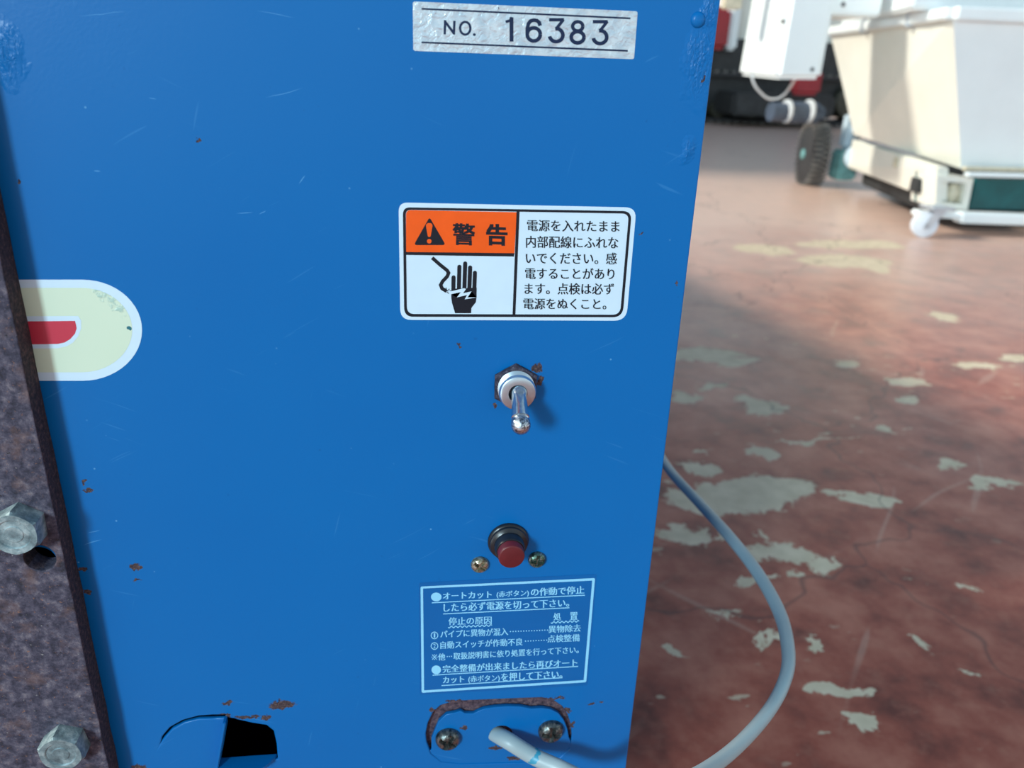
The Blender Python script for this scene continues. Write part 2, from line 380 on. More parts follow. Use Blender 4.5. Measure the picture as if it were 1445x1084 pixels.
def slotrust():
    m = Mat('flaky_slot_rust', 0.85); c = m.co(); n = m.noise(c, 650, 5, .7)
    m.set('Base Color', m.cramp(n, [(0.35, (0.025, 0.016, 0.026)), (0.5, (0.085, 0.052, 0.072)), (0.66, (0.18, 0.11, 0.11))])); m.bump(n, 0.7, 0.001); return m.m
SRUST = slotrust()
CORD0 = at(703, 1038, 0.0)
def cordmat():
    m = Mat('grey_pvc', 0.38); c = m.co()
    b = m.mix(m.noise(c, 60, 3), (0.27, 0.36, 0.39), (0.36, 0.45, 0.47))
    q = at(754, 1067, -0.009)-CORD0
    k = m.math('SUBTRACT', 1.0, m.ramp(m.spots(m.warp(c, 500, 0.003, 2), [(q, (0.0042, 99, 0.0010), (0, 1, 0), 0.85)]), 0.8, 1.0))
    b = m.mix(k, b, (0.03, 0.28, 0.42))
    m.set('Base Color', b); m.bump(m.noise(c, 300, 3), 0.1, 0.0004); return m.m
CORD = cordmat()
def floormat():
    m = Mat('worn_red_floor_paint', 0.3, 0, (0.2, 0.05, 0.04), 0.4); c = m.co()
    def sp(px, py, rx, ry, ang=0.0):
        q = fl(px, py); a = (fl(px+rx, py)-q).length; b = (fl(px, py+ry)-fl(px, py-ry)).length/2
        return (q, (a, b, 99), (0, 0, 1), ang)
    L = [sp(1085, 690, 80, 18), sp(990, 698, 70, 18), sp(985, 659, 32, 6), sp(1078, 574, 34, 10), sp(1055, 568, 14, 8), sp(1000, 500, 55, 9), sp(1045, 513, 30, 6), sp(975, 560, 28, 6), sp(1010, 548, 20, 4),
         sp(955, 752, 26, 15), sp(1090, 776, 60, 12), sp(1058, 752, 10, 8), sp(1152, 790, 26, 8), sp(1238, 707, 28, 8), sp(1200, 700, 22, 3), sp(1412, 684, 40, 5), sp(1336, 655, 16, 6), sp(1085, 640, 14, 9),
         sp(1150, 622, 62, 1.6, -0.12), sp(1190, 368, 62, 8), sp(1235, 378, 18, 6), sp(1330, 447, 18, 6), sp(1196, 514, 22, 4), sp(1283, 538, 22, 5), sp(1380, 516, 40, 4), sp(1288, 568, 10, 5),
         sp(1000, 752, 12, 5), sp(1060, 818, 22, 5), sp(1300, 916, 14, 8), sp(1235, 1028, 22, 9), sp(1190, 978, 26, 7), sp(1140, 910, 12, 5), sp(1255, 608, 14, 5), sp(1365, 830, 14, 4), sp(1430, 505, 22, 4),
         sp(1080, 352, 40, 7), sp(1180, 345, 60, 5), sp(1000, 640, 10, 3), sp(1020, 870, 20, 3), sp(960, 905, 14, 5), sp(1120, 812, 16, 5), sp(1075, 905, 26, 4), sp(1395, 960, 12, 5), sp(1240, 345, 26, 5)]
    w1 = m.warp(m.warp(m.warp(c, 6, 0.09, 2), 24, 0.07, 4), 90, 0.030, 4)
    d = m.spots(w1, L)
    fine = m.noise(c, 85, 5, 0.7)
    mask = m.math('SUBTRACT', 1.0, m.ramp(m.math('ADD', d, m.math('MULTIPLY', fine, 0.7)), 1.28, 1.40))
    st = m.vm('MULTIPLY', c, (0.55, 1.3, 1))
    gen = m.ramp(m.noise(m.warp(st, 9, 0.10, 3), 7.5, 6, 0.66), 0.69, 0.71)
    mask = m.math('MAXIMUM', mask, m.math('MULTIPLY', gen, 0.85))
    tiny = m.math('MULTIPLY', m.ramp(m.noise(m.vm('ADD', st, (4, 4, 0)), 38, 3, 0.6), 0.645, 0.665), m.ramp(m.noise(m.vm('ADD', c, (9, 1, 0)), 4, 2), 0.50, 0.60))
    mask = m.math('MAXIMUM', mask, m.math('MULTIPLY', tiny, 0.7))
    thin = m.math('MULTIPLY', m.ramp(m.noise(c, 45, 5, .72), 0.50, 0.75), 0.35)
    red = m.cramp(m.noise(c, 12, 6, 0.62), [(0.32, (0.14, 0.030, 0.018)), (0.48, (0.32, 0.074, 0.043)), (0.66, (0.46, 0.155, 0.098))])
    red = m.mix(thin, red, (0.46, 0.20, 0.13))
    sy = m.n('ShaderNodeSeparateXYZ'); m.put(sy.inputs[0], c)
    far_sheen = m.ramp(m.math('ADD', sy.outputs['Y'], m.math('MULTIPLY', m.noise(c, 2.2, 5, .6), 1.6)), 1.6, 3.6)  # far floor turns paler: bright sheen put into the paint colour
    red = m.mix(m.math('MULTIPLY', far_sheen, 0.80), red, (0.74, 0.56, 0.47))
    # long thin scratches through the paint
    scr = None
    for ang, sc, off in ((0.9, 30, 0), (-0.5, 26, 4), (2.2, 34, 9)):
        r = m.n('ShaderNodeVectorRotate', rotation_type='Z_AXIS'); m.put(r.inputs['Vector'], m.warp(c, 3, 0.06, 1)); r.inputs['Angle'].default_value = ang
        s_ = m.vm('MULTIPLY', m.vm('ADD', r.outputs[0], (off, off, 0)), (0.05, 1, 1))
        q = m.math('MULTIPLY', m.ramp(m.noise(s_, sc, 1), 0.70, 0.73), m.ramp(m.noise(m.vm('ADD', c, (off, 2, 0)), 2.5, 1), 0.46, 0.54))
        scr = q if scr is None else m.math('MAXIMUM', scr, q)
    scr = m.math('MULTIPLY', scr, 0.28)
    red = m.mix(scr, red, (0.60, 0.42, 0.32))
    crack = m.n('ShaderNodeTexVoronoi', feature='DISTANCE_TO_EDGE'); m.put(crack.inputs['Vector'], m.warp(c, 5, 0.25, 3)); crack.inputs['Scale'].default_value = 1.5
    ck = m.math('MULTIPLY', m.math('SUBTRACT', 1.0, m.ramp(crack.outputs[0], 0.001, 0.006)), 0.5)
    conc = m.mix(m.ramp(m.noise(c, 40, 5), 0.3, 0.7), (0.58, 0.48, 0.33), (0.74, 0.62, 0.45))
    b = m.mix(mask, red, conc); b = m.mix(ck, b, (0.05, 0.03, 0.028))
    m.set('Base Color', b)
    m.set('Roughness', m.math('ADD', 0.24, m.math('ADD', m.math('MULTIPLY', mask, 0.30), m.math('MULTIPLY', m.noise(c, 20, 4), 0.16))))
    m.bump(m.math('SUBTRACT', m.math('MULTIPLY', m.noise(c, 30, 5), 0.25), m.math('MULTIPLY', mask, 0.5)), 0.35, 0.002)
    return m.m
FLOOR = floormat()
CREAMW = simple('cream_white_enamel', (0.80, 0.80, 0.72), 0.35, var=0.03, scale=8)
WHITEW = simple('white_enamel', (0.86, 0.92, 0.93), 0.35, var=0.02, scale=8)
GREEN = simple('dark_teal_panel', (0.004, 0.09, 0.095), 0.3, var=0.25, scale=12)
TEALM = simple('pale_teal_casting', (0.16, 0.36, 0.36), 0.5, var=0.25, scale=30)
BEIGE = simple('beige_sheet', (0.62, 0.56, 0.42), 0.5, var=0.2, scale=40)
RUBBER = simple('black_rubber', (0.035, 0.035, 0.038), 0.7, var=0.25, scale=80, bump=0.2)
DIRTYRUB = simple('dusty_tread_rubber', (0.17, 0.16, 0.15), 0.8, var=0.3, scale=60)
PALEBL = simple('pale_blue_grey_casting', (0.50, 0.62, 0.70), 0.45, var=0.1)
NYLON = simple('white_nylon_wheel', (0.72, 0.78, 0.85), 0.4, var=0.05)
NAVY = simple('dark_blue_grey_motor', (0.06, 0.085, 0.13), 0.5, var=0.2, scale=30)
ZINC = simple('zinc_fitting', (0.6, 0.66, 0.72), 0.35, 0.6, var=0.1)
REDH = simple('red_machine_paint', (0.36, 0.02, 0.03), 0.35, var=0.15, scale=6)
DARKM = simple('dark_underbody_metal', (0.03, 0.032, 0.034), 0.6, var=0.3, scale=12)
OLIVE = simple('oily_roller_metal', (0.05, 0.05, 0.035), 0.5, var=0.3, scale=12)
WALL = simple('pale_corrugated_wall', (0.50, 0.55, 0.52), 0.6, var=0.08, scale=3)
TIE = simple('white_cable_tie', (0.7, 0.76, 0.8), 0.4, var=0.02)

# ------------------------------------------------------------------ setting
bm = bmesh.new(); box(bm, (-12, -10, -0.1), (22, 22, 0))
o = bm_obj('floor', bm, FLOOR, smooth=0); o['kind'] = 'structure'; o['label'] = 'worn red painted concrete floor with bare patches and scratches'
def corrugated(name, a, b, h, label):
    bm = bmesh.new(); a = Vector(a); b = Vector(b); L = (b-a).length; d = (b-a)/L; nrm = Vector((-d.y, d.x, 0)); n = int(L/0.1)
    prev = None
    for i in range(n+1):
        off = 0.025 if (i//2) % 2 else -0.025
        cur = [bm.verts.new(a+d*(L*i/n)+nrm*(off+t)+Vector((0, 0, z))) for t in (0, 0.03) for z in (0, h)]
        if prev:
            bm.faces.new((prev[0], cur[0], cur[1], prev[1])); bm.faces.new((prev[2], prev[3], cur[3], cur[2])); bm.faces.new((prev[1], cur[1], cur[3], prev[3]))
        prev = cur
    o = bm_obj(name, bm, WALL, smooth=0); o['kind'] = 'structure'; o['label'] = label
corrugated('wall_back', (-6, 15, 0), (16, 15, 0), 1.7, 'pale corrugated wall far behind the machines')
corrugated('wall_left', (-3.4, 4.35, 0), (-3.4, 15, 0), 5.6, 'corrugated side wall shading the back of the yard')

# ------------------------------------------------------------------ the blue cabinet
cab = thing('control_cabinet', 'blue enamelled machine cabinet with warning stickers and switches in the foreground', 'machine', (0, 0, 0))
XR = 0.0889; XL = -0.42; ZB = 0.14; ZT = 0.74
def circ(px, py, r, k=28): c = at(px, py); return [(c.x+r*math.cos(2*math.pi*i/k), c.z+r*math.sin(2*math.pi*i/k)) for i in range(k)]
def stadium(x0, y0, x1, y1, fn=ID, k=9):
    """rounded slot between pixel corners, end radius = half height"""
    r = (y1-y0)/2; cy = (y0+y1)/2; out = []
    for i in range(k+1): a = math.pi/2+math.pi*i/k; out.append((x0+r+r*math.cos(a), cy-r*math.sin(a)))
    for i in range(k+1): a = -math.pi/2+math.pi*i/k; out.append((x1-r+r*math.cos(a), cy-r*math.sin(a)))
    return out
slot_px = [(602, 1047), (601, 1036), (604, 1021), (611, 1006), (622, 996), (640, 990.5), (662, 989), (700, 987.5), (735, 986), (765, 985), (781, 989), (793, 997), (801, 1009), (806, 1024), (807, 1040), (805, 1056), (790, 1070), (765, 1076), (650, 1079), (622, 1076), (608, 1064)]
bolt_hole = circ(56, 792, 0.0053)
arc_slit = [(225, 1052), (229, 1040), (240, 1027), (258, 1017), (280, 1011), (300, 1009.5), (318, 1009.5), (318, 1014), (300, 1014.3), (280, 1015), (260, 1020), (243, 1029), (231, 1042)]
flap_hole = [(322, 1014), (334, 1016), (356, 1021), (376, 1024), (386, 1032), (390, 1050), (392, 1072), (360, 1072), (311, 1074)]
loops = [[(XL, ZB), (XR, ZB), (XR, ZT), (XL, ZT)], [P2(*p) for p in slot_px], [P2(*p) for p in arc_slit], [P2(*p) for p in flap_hole],
         [(x, z) for x, z in bolt_hole], circ(727, 544, 0.0066), circ(717, 762, 0.0058)]
bm = sheet(loops, 0.0, 0.0018, 0.0006)
bm_obj('front_panel', bm, BLUE, cab, smooth=0)
bm = bmesh.new()
T = 0.0016; DP = 0.42
box(bm, (XR-T-.0002, 0.0018, ZB), (XR-.0002, DP, ZT)); bm_obj('side_panel', bm, BLUE2, cab)
bm = bmesh.new(); box(bm, (XL, 0.0018, ZB), (XL+T, DP, ZT)); bm_obj('side_panel', bm, BLUE2, cab)
bm = bmesh.new(); box(bm, (XL, DP, ZB), (XR, DP+T, ZT)); bm_obj('back_panel', bm, BLUE2, cab)
bm = bmesh.new(); box(bm, (XL, 0.0, ZT), (XR, DP+T, ZT+T)); bm_obj('top_panel', bm, BLUE2, cab)
bm = bmesh.new(); box(bm, (XL, 0.0, ZB-T), (XR, DP+T, ZB)); bm_obj('bottom_panel', bm, BLUE2, cab)
for x in (XL+0.02, XR-0.06):
    for y in (0.03, DP-0.07):
        bm = bmesh.new(); box(bm, (x, y, 0), (x+0.04, y+0.04, ZB-T), 0.003); bm_obj('leg', bm, DARKM, cab)
bm = bmesh.new(); y0_, y1_ = DP+0.03, 2.1
hexa(bm, [(-0.75, y0_, 0), (0.06, y0_, 0), (0.06, y0_, 0.72), (-0.75, y0_, 0.72), (-0.75, y1_, 0), (0.0, y1_, 0), (0.0, y1_, 0.52), (-0.75, y1_, 0.52)], 0.01); bm_obj('hidden_shade_block', bm, BLUE2, cab)  # unseen block added behind the cabinet to cast the floor shadow
bm = bmesh.new(); box(bm, (-0.2, DP+T, 0.25), (-0.02, DP+0.03, 0.45)); bm_obj('shade_block_joint', bm, DARKM, cab)  # joins the added shadow-casting block to the cabinet
# rounded rivet-like blister near the top right edge
bm = bmesh.new(); c = at(985, 28); lathe(bm, c, (0, -1, 0), [(-0.0008, 0.0022), (0.0, 0.0022), (0.0005, 0.0019), (0.0009, 0.0012), (0.0010, 0.0003)], 24)
bm_obj('rivet', bm, BLUE2, cab, smooth=80)

# cable gland plate inside the stadium slot
ins = [(609, 1060), (609, 1044), (614, 1032), (619, 1020), (630, 1010), (641, 1008), (650, 1005), (656, 1008.5), (668, 1009), (676, 1005), (684, 1002), (697, 1000), (715, 998.5), (735, 999), (750, 1002), (765, 1001), (778, 1003), (788, 1008), (796, 1018), (801, 1030), (803, 1042), (812, 1060), (812, 1086), (595, 1088), (596, 1064)]
gbm = sheet([[P2(*p) for p in ins], circ(707, 1038.5, 0.0047)], 0.0005, 0.0018, 0.0003)
gp = bm_obj('gland_plate', gbm, BLUE, cab, smooth=0)
bm = bmesh.new(); a = at(590, 1095); b = at(822, 972); box(bm, (a.x, 0.0026, a.z), (b.x, 0.0038, b.z)); o = bm_obj('backing_strip', bm, SRUST, cab); o['label'] = 'dark rusty strip inside the slot'
def cup_screw(name, px, py, r, mat, parent, Y=0.0, slot=True, rot=0.3, h=0.0022, label=None):
    """domed pan-head screw whose cross recess is cut into the dome as real geometry"""
    c = at(px, py, Y); bm = bmesh.new(); N = 40; rings = []
    prof = [(0, 1.0), (0.25, 1.0), (0.55, 0.93), (0.8, 0.78), (0.95, 0.58), (1.0, 0.40), (1.0, 0.24), (1.0, 0.10)]
    for t, rr in prof:
        ring = []
        for i in range(N):
            a = 2*math.pi*i/N; q = rr*r
            x, z = q*math.cos(a), q*math.sin(a); dep = t*h
            ca, sa = math.cos(a+rot), math.sin(a+rot); ux, uz = q*ca, q*sa
            if slot and rr <= 0.6 and min(abs(ux), abs(uz)) < 0.15*r: dep -= 0.55*h
            ring.append(bm.verts.new((c.x+x, c.y-dep, c.z+z)))
        rings.append(ring)
    for A, B in zip(rings, rings[1:]):
        for i in range(N): bm.faces.new((A[i], A[(i+1) % N], B[(i+1) % N], B[i]))
    bm.faces.new(rings[-1]); bm.faces.new(rings[0][::-1])
    o = bm_obj(name, bm, mat, parent, smooth=40)
    if label: o['label'] = label
    return o
cup_screw('screw', 632, 1041, 0.0050, DARKSC, gp, 0.0005, True, 0.5, 0.0036, 'tarnished round-headed screw left of the cable hole')
cup_screw('screw', 777, 1030, 0.0052, DARKSC, gp, 0.0005, True, 0.1, 0.0036, 'tarnished round-headed screw right of the cable hole')

# punched flap and lip at the bottom left
bm = bmesh.new()
A = at(320, 1011); B = at(311, 1073)
hexa(bm, [(B.x-.0012, -0.0042, B.z), (B.x, -0.0042, B.z), (A.x+.0004, -0.0034, A.z), (A.x-.0008, -0.0034, A.z), (B.x-.0012, 0.001, B.z), (B.x, 0.001, B.z), (A.x+.0004, 0.001, A.z), (A.x-.0008, 0.001, A.z)], 0.0003)
o = bm_obj('bent_tab', bm, BLUE2, cab)
bm = bmesh.new(); B = at(309, 1073.5); prof = [(0, 0.0), (0, -0.006), (0.004, -0.0085), (0.010, -0.0092), (0.015, -0.008), (0.019, -0.0045), (0.0215, 0.0)]
top = [bm.verts.new((B.x+x, y+.0012, B.z)) for x, y in prof]; bot = [bm.verts.new((B.x+x, y+.0012, B.z-0.0014)) for x, y in prof]
bm.faces.new(top); bm.faces.new(bot[::-1])
for i in range(len(prof)): j = (i+1) % len(prof); bm.faces.new((top[i], top[j], bot[j], bot[i]))
bm_obj('punched_lip', bm, BLUE, cab)

# ---- serial number label
lab = solid_from('serial_label', rpoly([(90, 8), (1364, 64), (1343, 336), (93, 288)], 14), Z1, -LAY*2, LAY*3, FOIL, cab, 'silver foil serial label printed NO. 16383')
p = Print(Z1, 4)
p.line([(140, 50), (1322, 104)], 10); p.line([(140, 240), (1307, 288)], 10)
p.obj('border_line', FOILINK, lab)
p = Print(Z1, 4)
def arc(cx, cy, rx, ry, a0, a1, k=18): return [(cx+rx*math.cos(math.radians(a0+(a1-a0)*i/k)), cy-ry*math.sin(math.radians(a0+(a1-a0)*i/k))) for i in range(k+1)]
W = 13
p.line([(271, 195), (273, 114)], W); p.line([(271, 120), (324, 190)], W+1); p.line([(323, 196), (326, 118)], W)
p.line(arc(387, 160, 29, 36, 90, 450, 30), W); p.disc((439, 196), 8)
W = 21
p.line([(616, 124), (640, 117), (652, 98)], 15); p.line([(649, 98), (649, 236)], W+1)
p.line(arc(775, 195, 37, 37, 0, 360, 30), W); p.line([(811, 146), (806, 128), (793, 117), (775, 114), (757, 119), (745, 134), (739, 160), (738, 196)], W)
def three(x, y):
    p.line([(x+4, y+11), (x+88, y+11)], W-2); p.line([(x+86, y+9), (x+46, y+60)], W-4)
    p.line([(x+38, y+62)]+arc(x+44, y+98, 38, 37, 88, -170, 24), W)
three(858, 101); three(1106, 112)
p.line(arc(1024, 149, 29, 26, 0, 360, 26), W-2); p.line(arc(1023, 211, 36, 32, 0, 360, 28), W)
p.obj('lettering', FOILINK, lab)
p = Print(Z1, 4); p.line([(575, 40), (576, 52)], 5); p.obj('ink_fleck', FOILINK, lab)

# ---- warning label
lab = solid_from('warning_label', rpoly([(50, 63), (1397, 92), (1340, 733), (60, 728)], [52, 62, 70, 62]), Z2, -LAY*2, LAY*3, WHITE, cab, 'white and orange Japanese electric shock warning sticker')
oc = [(74, 90), (1370, 112), (1318, 713), (82, 710)]; ic = [(90, 104), (1354, 126), (1304, 699), (97, 694)]
p = Print(Z2, 4); p.ring(rpoly(oc, [42, 52, 58, 52], 8), rpoly(ic, [30, 40, 46, 42], 8))
p.poly([(718, 108), (735, 108), (711, 702), (695, 702)]); p.poly([(90, 343), (706, 350), (703, 369), (90, 360)])
p.obj('frame_line', INK, lab)
p = Print(Z2, 3.4); p.poly(rpoly([(92, 105), (719, 118), (706, 352), (93, 345)], [30, 2, 2, 2])); p.obj('orange_field', ORANGE, lab)
p = Print(Z2, 5)
p.poly(rpoly([(225, 146), (317, 304), (136, 304)], [16, 20, 20])); tri = p
p.text('警', (355, 178), (483, 182), 126, 3.4); p.text('告', (545, 181), (667, 185), 126, 5)
p.obj('heading', INK, lab)
p = Print(Z2, 6); p.poly(rpoly([(204, 190), (213, 179), (234, 179), (243, 190), (231, 258), (216, 258)], 8)); p.disc((223.5, 282), 13); p.obj('exclamation_mark', ORANGE, lab)
p = Print(Z2, 5)
for ln, x0, x1, y0, y1, h in (('電源を入れたまま', 777, 1301, 160, 166, 66), ('内部配線にふれな', 771, 1294, 250, 256, 70), ('いでください。感', 770, 1286, 343, 346, 68),
                      ('電することがあり', 766, 1272, 431, 434, 66), ('ます。点検は必ず', 763, 1270, 518, 520, 66), ('電源をぬくこと。', 756, 1226, 604, 606, 64)):
    p.text(ln, (x0, y0), (x1, y1), h, 1.0)
p.obj('lettering', INK, lab)
p = Print(Z2, 4)
def capsule(a, b, r, k=8):
    a, b = Vector(a), Vector(b); t = math.atan2(b.y-a.y, b.x-a.x); out = []
    for i in range(k+1): q = t+math.pi/2+math.pi*i/k; out.append((a.x+r*math.cos(q), a.y+r*math.sin(q)))
    for i in range(k+1): q = t-math.pi/2+math.pi*i/k; out.append((b.x+r*math.cos(q), b.y+r*math.sin(q)))
    return out
for a, b in (((361, 487), (360, 565)), ((394, 427), (391, 565)), ((427, 408), (422, 565)), ((455, 431), (450, 565)), ((482, 461), (478, 565))): p.poly(capsule(a, b, 11.5))
p.poly([(349, 552), (492, 545), (491, 600), (487, 628), (462, 660), (460, 690), (370, 690), (369, 664), (352, 630), (348, 600)])
p.obj('hand_pictogram', INK, lab)
p = Print(Z2, 6)
p.poly([(326, 556), (346, 566), (420, 548), (432, 552), (414, 577), (463, 566), (440, 600), (492, 600), (424, 611), (438, 586), (380, 600), (402, 570), (346, 582)]); p.obj('lightning_bolt', WHITE, lab)
p = Print(Z2, 4); p.line(catmull2 := [(240, 376), (285, 416), (325, 448), (333, 462), (325, 482), (300, 508), (288, 530), (296, 550), (322, 566)], 20)
for a, b in (((322, 560), (318, 545)), ((325, 566), (338, 552)), ((322, 570), (335, 578)), ((330, 564), (346, 562))): p.line([a, b], 4)
p.obj('wire_pictogram', INK, lab)

# ---- instruction sticker
lab = solid_from('instruction_label', rpoly([(44, 410), (1052, 362), (1000, 992), (50, 1046)], 12), Z4, -LAY*2, LAY*3, BLUESTICK, cab, 'blue instruction sticker with pale blue Japanese lettering below the red button')
p = Print(Z4, 3); p.ring(rpoly([(54, 432), (1042, 384), (992, 974), (60, 1034)], 9, 4), rpoly([(68, 443), (1026, 398), (978, 962), (74, 1020)], 4, 4)); p.obj('border_line', LIGHTINK, lab)
p = Print(Z4, 3)
def row(body, x0, y0, x1, y1, h, b=1.0): p.text(body, (x0, y0), (x1, y1), h, b)
p.disc((143, 491), 30, 25)
row('オートカット', 180, 466, 458, 456, 42, 1.5); row('(赤ボタン)', 484, 458, 668, 448, 42); row('の作動で停止', 678, 440, 982, 426, 48, 1.5)
row('したら必ず電源を切って下さい。', 184, 527, 896, 498, 50, 1.5)
row('停止の原因', 212, 606, 457, 599, 46); row('処', 806, 580, 850, 578, 46); row('置', 900, 576, 944, 574, 46, 1.5)
row('パイプに異物が混入', 166, 680, 550, 664, 44); row('異物除去', 778, 652, 962, 644, 44)
row('自動スイッチが作動不良', 166, 742, 632, 722, 44); row('点検整備', 772, 706, 956, 699, 44)
row('他', 153, 810, 194, 808, 42); row('取扱説明書に依り処置を行って下さい。', 240, 805, 950, 768, 42)
for i in range(3): p.disc((205+i*12, 828-i*0.6), 3.6, 3.6, 8)
p.line([(120, 817), (146, 845)], 4); p.line([(146, 817), (120, 845)], 4)
for a, b in ((133, 818), (133, 844), (119, 831), (147, 831)): p.disc((a, b), 3, 3, 8)
p.disc((143, 903), 27, 25)
row('完全整備が出来ましたら再びオート', 178, 876, 942, 838, 46, 1.5)
row('カット', 180, 942, 302, 936, 40, 1.5); row('(赤ボタン)', 324, 936, 503, 928, 44); row('を押して下さい。', 510, 920, 857, 902, 50, 1.5)
for cx, cy, t in ((133, 708, '1'), (133, 768, '2')):
    p.line([(cx+19*math.cos(i*math.pi/10), cy+19*math.sin(i*math.pi/10)) for i in range(21)], 4.5); p.text(t, (cx-(4 if t == '1' else 7), cy-12), (cx+(4 if t == '1' else 7), cy-12), 24, 0)
for i in range(15): p.disc((563+i*15, 686-i*0.6), 3.6, 3.6, 8)
for i in range(9): p.disc((648+i*15, 740-i*0.7), 3.6, 3.6, 8)
p.obj('lettering', LIGHTINK, lab)
p = Print(Z4, 3)
for a, b in (((118, 524), (985, 481)), ((182, 587), (897, 552)), ((122, 934), (946, 884)), ((172, 993), (857, 948))): p.line([a, b], 5)
def wavy(x0, y0, x1, y1, n): p.line([(x0+(x1-x0)*i/(n*6), y0+(y1-y0)*i/(n*6)+4.5*math.sin(i*math.pi/3)) for i in range(n*6+1)], 5)
wavy(210, 662, 458, 652, 10); wavy(792, 636, 952, 628, 7); p.obj('underline', LIGHTINK, lab)

# ---- round ended brand sticker, running under the steel plate
def dshape(x0, yt, yb, xs, xe, k=26, sq=2.0):
    cy = (yt+yb)/2; out = [(x0, yb), (x0, yt)]
    for i in range(k+1):
        a = math.pi/2-math.pi*i/k; c_, s_ = math.cos(a), math.sin(a)
        out.append((xs+(xe-xs)*abs(c_)**(2/sq), cy-(yb-yt)/2*math.copysign(abs(s_)**(2/sq), s_)))
    return out
lab = solid_from('round_ended_sticker', dshape(-60, 188, 961, 630, 1087), Z7, -LAY*2, LAY*3, WHITE, cab, 'cream and red round-ended sticker with white edge, half under the rusty plate')
p = Print(Z7, 3); p.poly(dshape(-60, 250, 896, 625, 1012)); p.obj('cream_field', CREAM, lab)
p = Print(Z7, 4); p.poly([(-60, 468), (560, 465), (600, 466), (622, 500), (622, 560), (600, 620), (560, 668), (510, 698), (440, 712), (-60, 716)]); p.obj('white_band', WHITE, lab)
p = Print(Z7, 5); p.poly([(-60, 507), (300, 505), (575, 502), (583, 530), (588, 560), (575, 600), (540, 640), (495, 668), (440, 679), (-60, 686)]); p.obj('red_band', REDST, lab)

# ---- toggle switch
c = at(727, 544); bm = bmesh.new()
lathe(bm, c, (0, -1, 0), [(-0.006, 0.0060), (0.0020, 0.0060), (0.0022, 0.0060)]+[q for i in range(8) for q in ((0.0022+i*0.0005, 0.00555), (0.00245+i*0.0005, 0.0061))]+[(0.0062, 0.0060), (0.0070, 0.0057), (0.0072, 0.0053), (0.0072, 0.0031), (0.0066, 0.0029), (0.003, 0.0028)], 48)
sw = bm_obj('toggle_switch', bm, ALU, cab, smooth=30); sw['label'] = 'round threaded toggle switch with silver lever'
bm = bmesh.new(); a_, u_, v_ = frame_of((0, -1, 0))
R6 = 0.0079
hx = [[bm.verts.new((c.x+R*math.cos(math.pi/2+i*math.pi/3), -y, c.z+R*math.sin(math.pi/2+i*math.pi/3))) for i in range(6)] for y, R in ((0.0, R6), (0.0017, R6), (0.0022, R6*0.93))]
for A, B in zip(hx, hx[1:]):
    for i in range(6): bm.faces.new((A[i], A[(i+1) % 6], B[(i+1) % 6], B[i]))
bm.faces.new(hx[0][::-1]); bm.faces.new(hx[-1]); o = bm_obj('hex_nut', bm, NUTRUST, sw, smooth=0); o['label'] = 'rusty hexagonal nut'
pv = at(732, 552, -0.0058); tip = at(735, 600, -0.0172); ax = (tip-pv).normalized(); L = (tip-pv).length
bm = bmesh.new(); lathe(bm, pv, ax, [(-0.002, 0.0021), (0.0, 0.00272), (0.0010, 0.0028), (0.0020, 0.0026), (0.0030, 0.00245), (L*0.5, 0.0026), (L*0.80, 0.0029), (L*0.81, 0.0026), (L*0.84, 0.0029)]+[(L+0.0029*math.sin(t), 0.0029*math.cos(t)+.0000) for t in (-0.5, -.2, 0, 0.3, 0.6, 0.9, 1.2, 1.5)], 32)
bm_obj('lever', bm, CHROME, sw, smooth=60)
bm = bmesh.new(); lathe(bm, tip, ax, [(-0.0016, 0.0026), (-0.0013, 0.0030)]+[(0.0031*math.sin(t), 0.0031*math.cos(t)) for t in (-0.3, 0, 0.3, 0.6, 0.9, 1.2, 1.5)], 32)
o = bm_obj('lever_tip', bm, PITTED, sw, smooth=60); o['label'] = 'pitted ball end of the lever'

# ---- reset push button
c = at(717, 763); bm = bmesh.new()
lathe(bm, c, (0, -1, 0), [(-0.004, 0.0055), (0.0, 0.0074), (0.0008, 0.0074), (0.0012, 0.0071), (0.0014, 0.0067), (0.0020, 0.0069), (0.0025, 0.0067), (0.0028, 0.0060), (0.0032, 0.0054), (0.0066, 0.0052), (0.0070, 0.0049), (0.0070, 0.0046), (0.004, 0.0044)], 48)
pb = bm_obj('push_button', bm, BLACKP, cab, smooth=40); pb['label'] = 'round push button with black collar and red cap'
bm = bmesh.new(); lathe(bm, c, (0, -1, 0), [(0.002, 0.0046), (0.0100, 0.0046), (0.0103, 0.0044), (0.0104, 0.0041)], 40); o = bm_obj('button_cap', bm, REDP, pb, smooth=40); o['label'] = 'dull red button cap'
cup_screw('screw', 677, 796, 0.0033, BRASSY, cab, 0.0, True, 0.6, 0.0021, 'yellowish cross-head screw left of the red button')
cup_screw('screw', 757.5, 789, 0.0033, GREENY, cab, 0.0, True, 0.2, 0.0021, 'greenish cross-head screw right of the red button')

# ------------------------------------------------------------------ rusty steel plate with bolts
TP = 0.0082
e0 = at(0, 362, -TP); e1 = at(153, 1084, -TP); xe = (e0.x+e1.x)/2
plate = thing('steel_plate', 'thick rusty steel plate bolted against the left side of the blue cabinet', 'metal plate', (xe-0.06, -TP, 0.0))
zt = at(-200, -200, -TP).z
edge = []
k = 60
for i in range(k+1):
    z = 0.10+(0.72-0.10)*i/k; edge.append((xe+(e1.x-e0.x)*0.0+random.uniform(-.00018, .00018), z))
hole = at(56, 788, -TP)
hl = [(hole.x+0.0049*math.cos(2*math.pi*i/32), hole.z+0.0049*math.sin(2*math.pi*i/32)) for i in range(32)]
bm = sheet([[(xe-0.09, 0.10)]+edge+[(xe-0.09, 0.72)], hl], -TP, TP-0.00015, 0.0004)
pl = bm_obj('plate', bm, RUST, plate, smooth=0); pl.data.materials.append(SHADERUST)
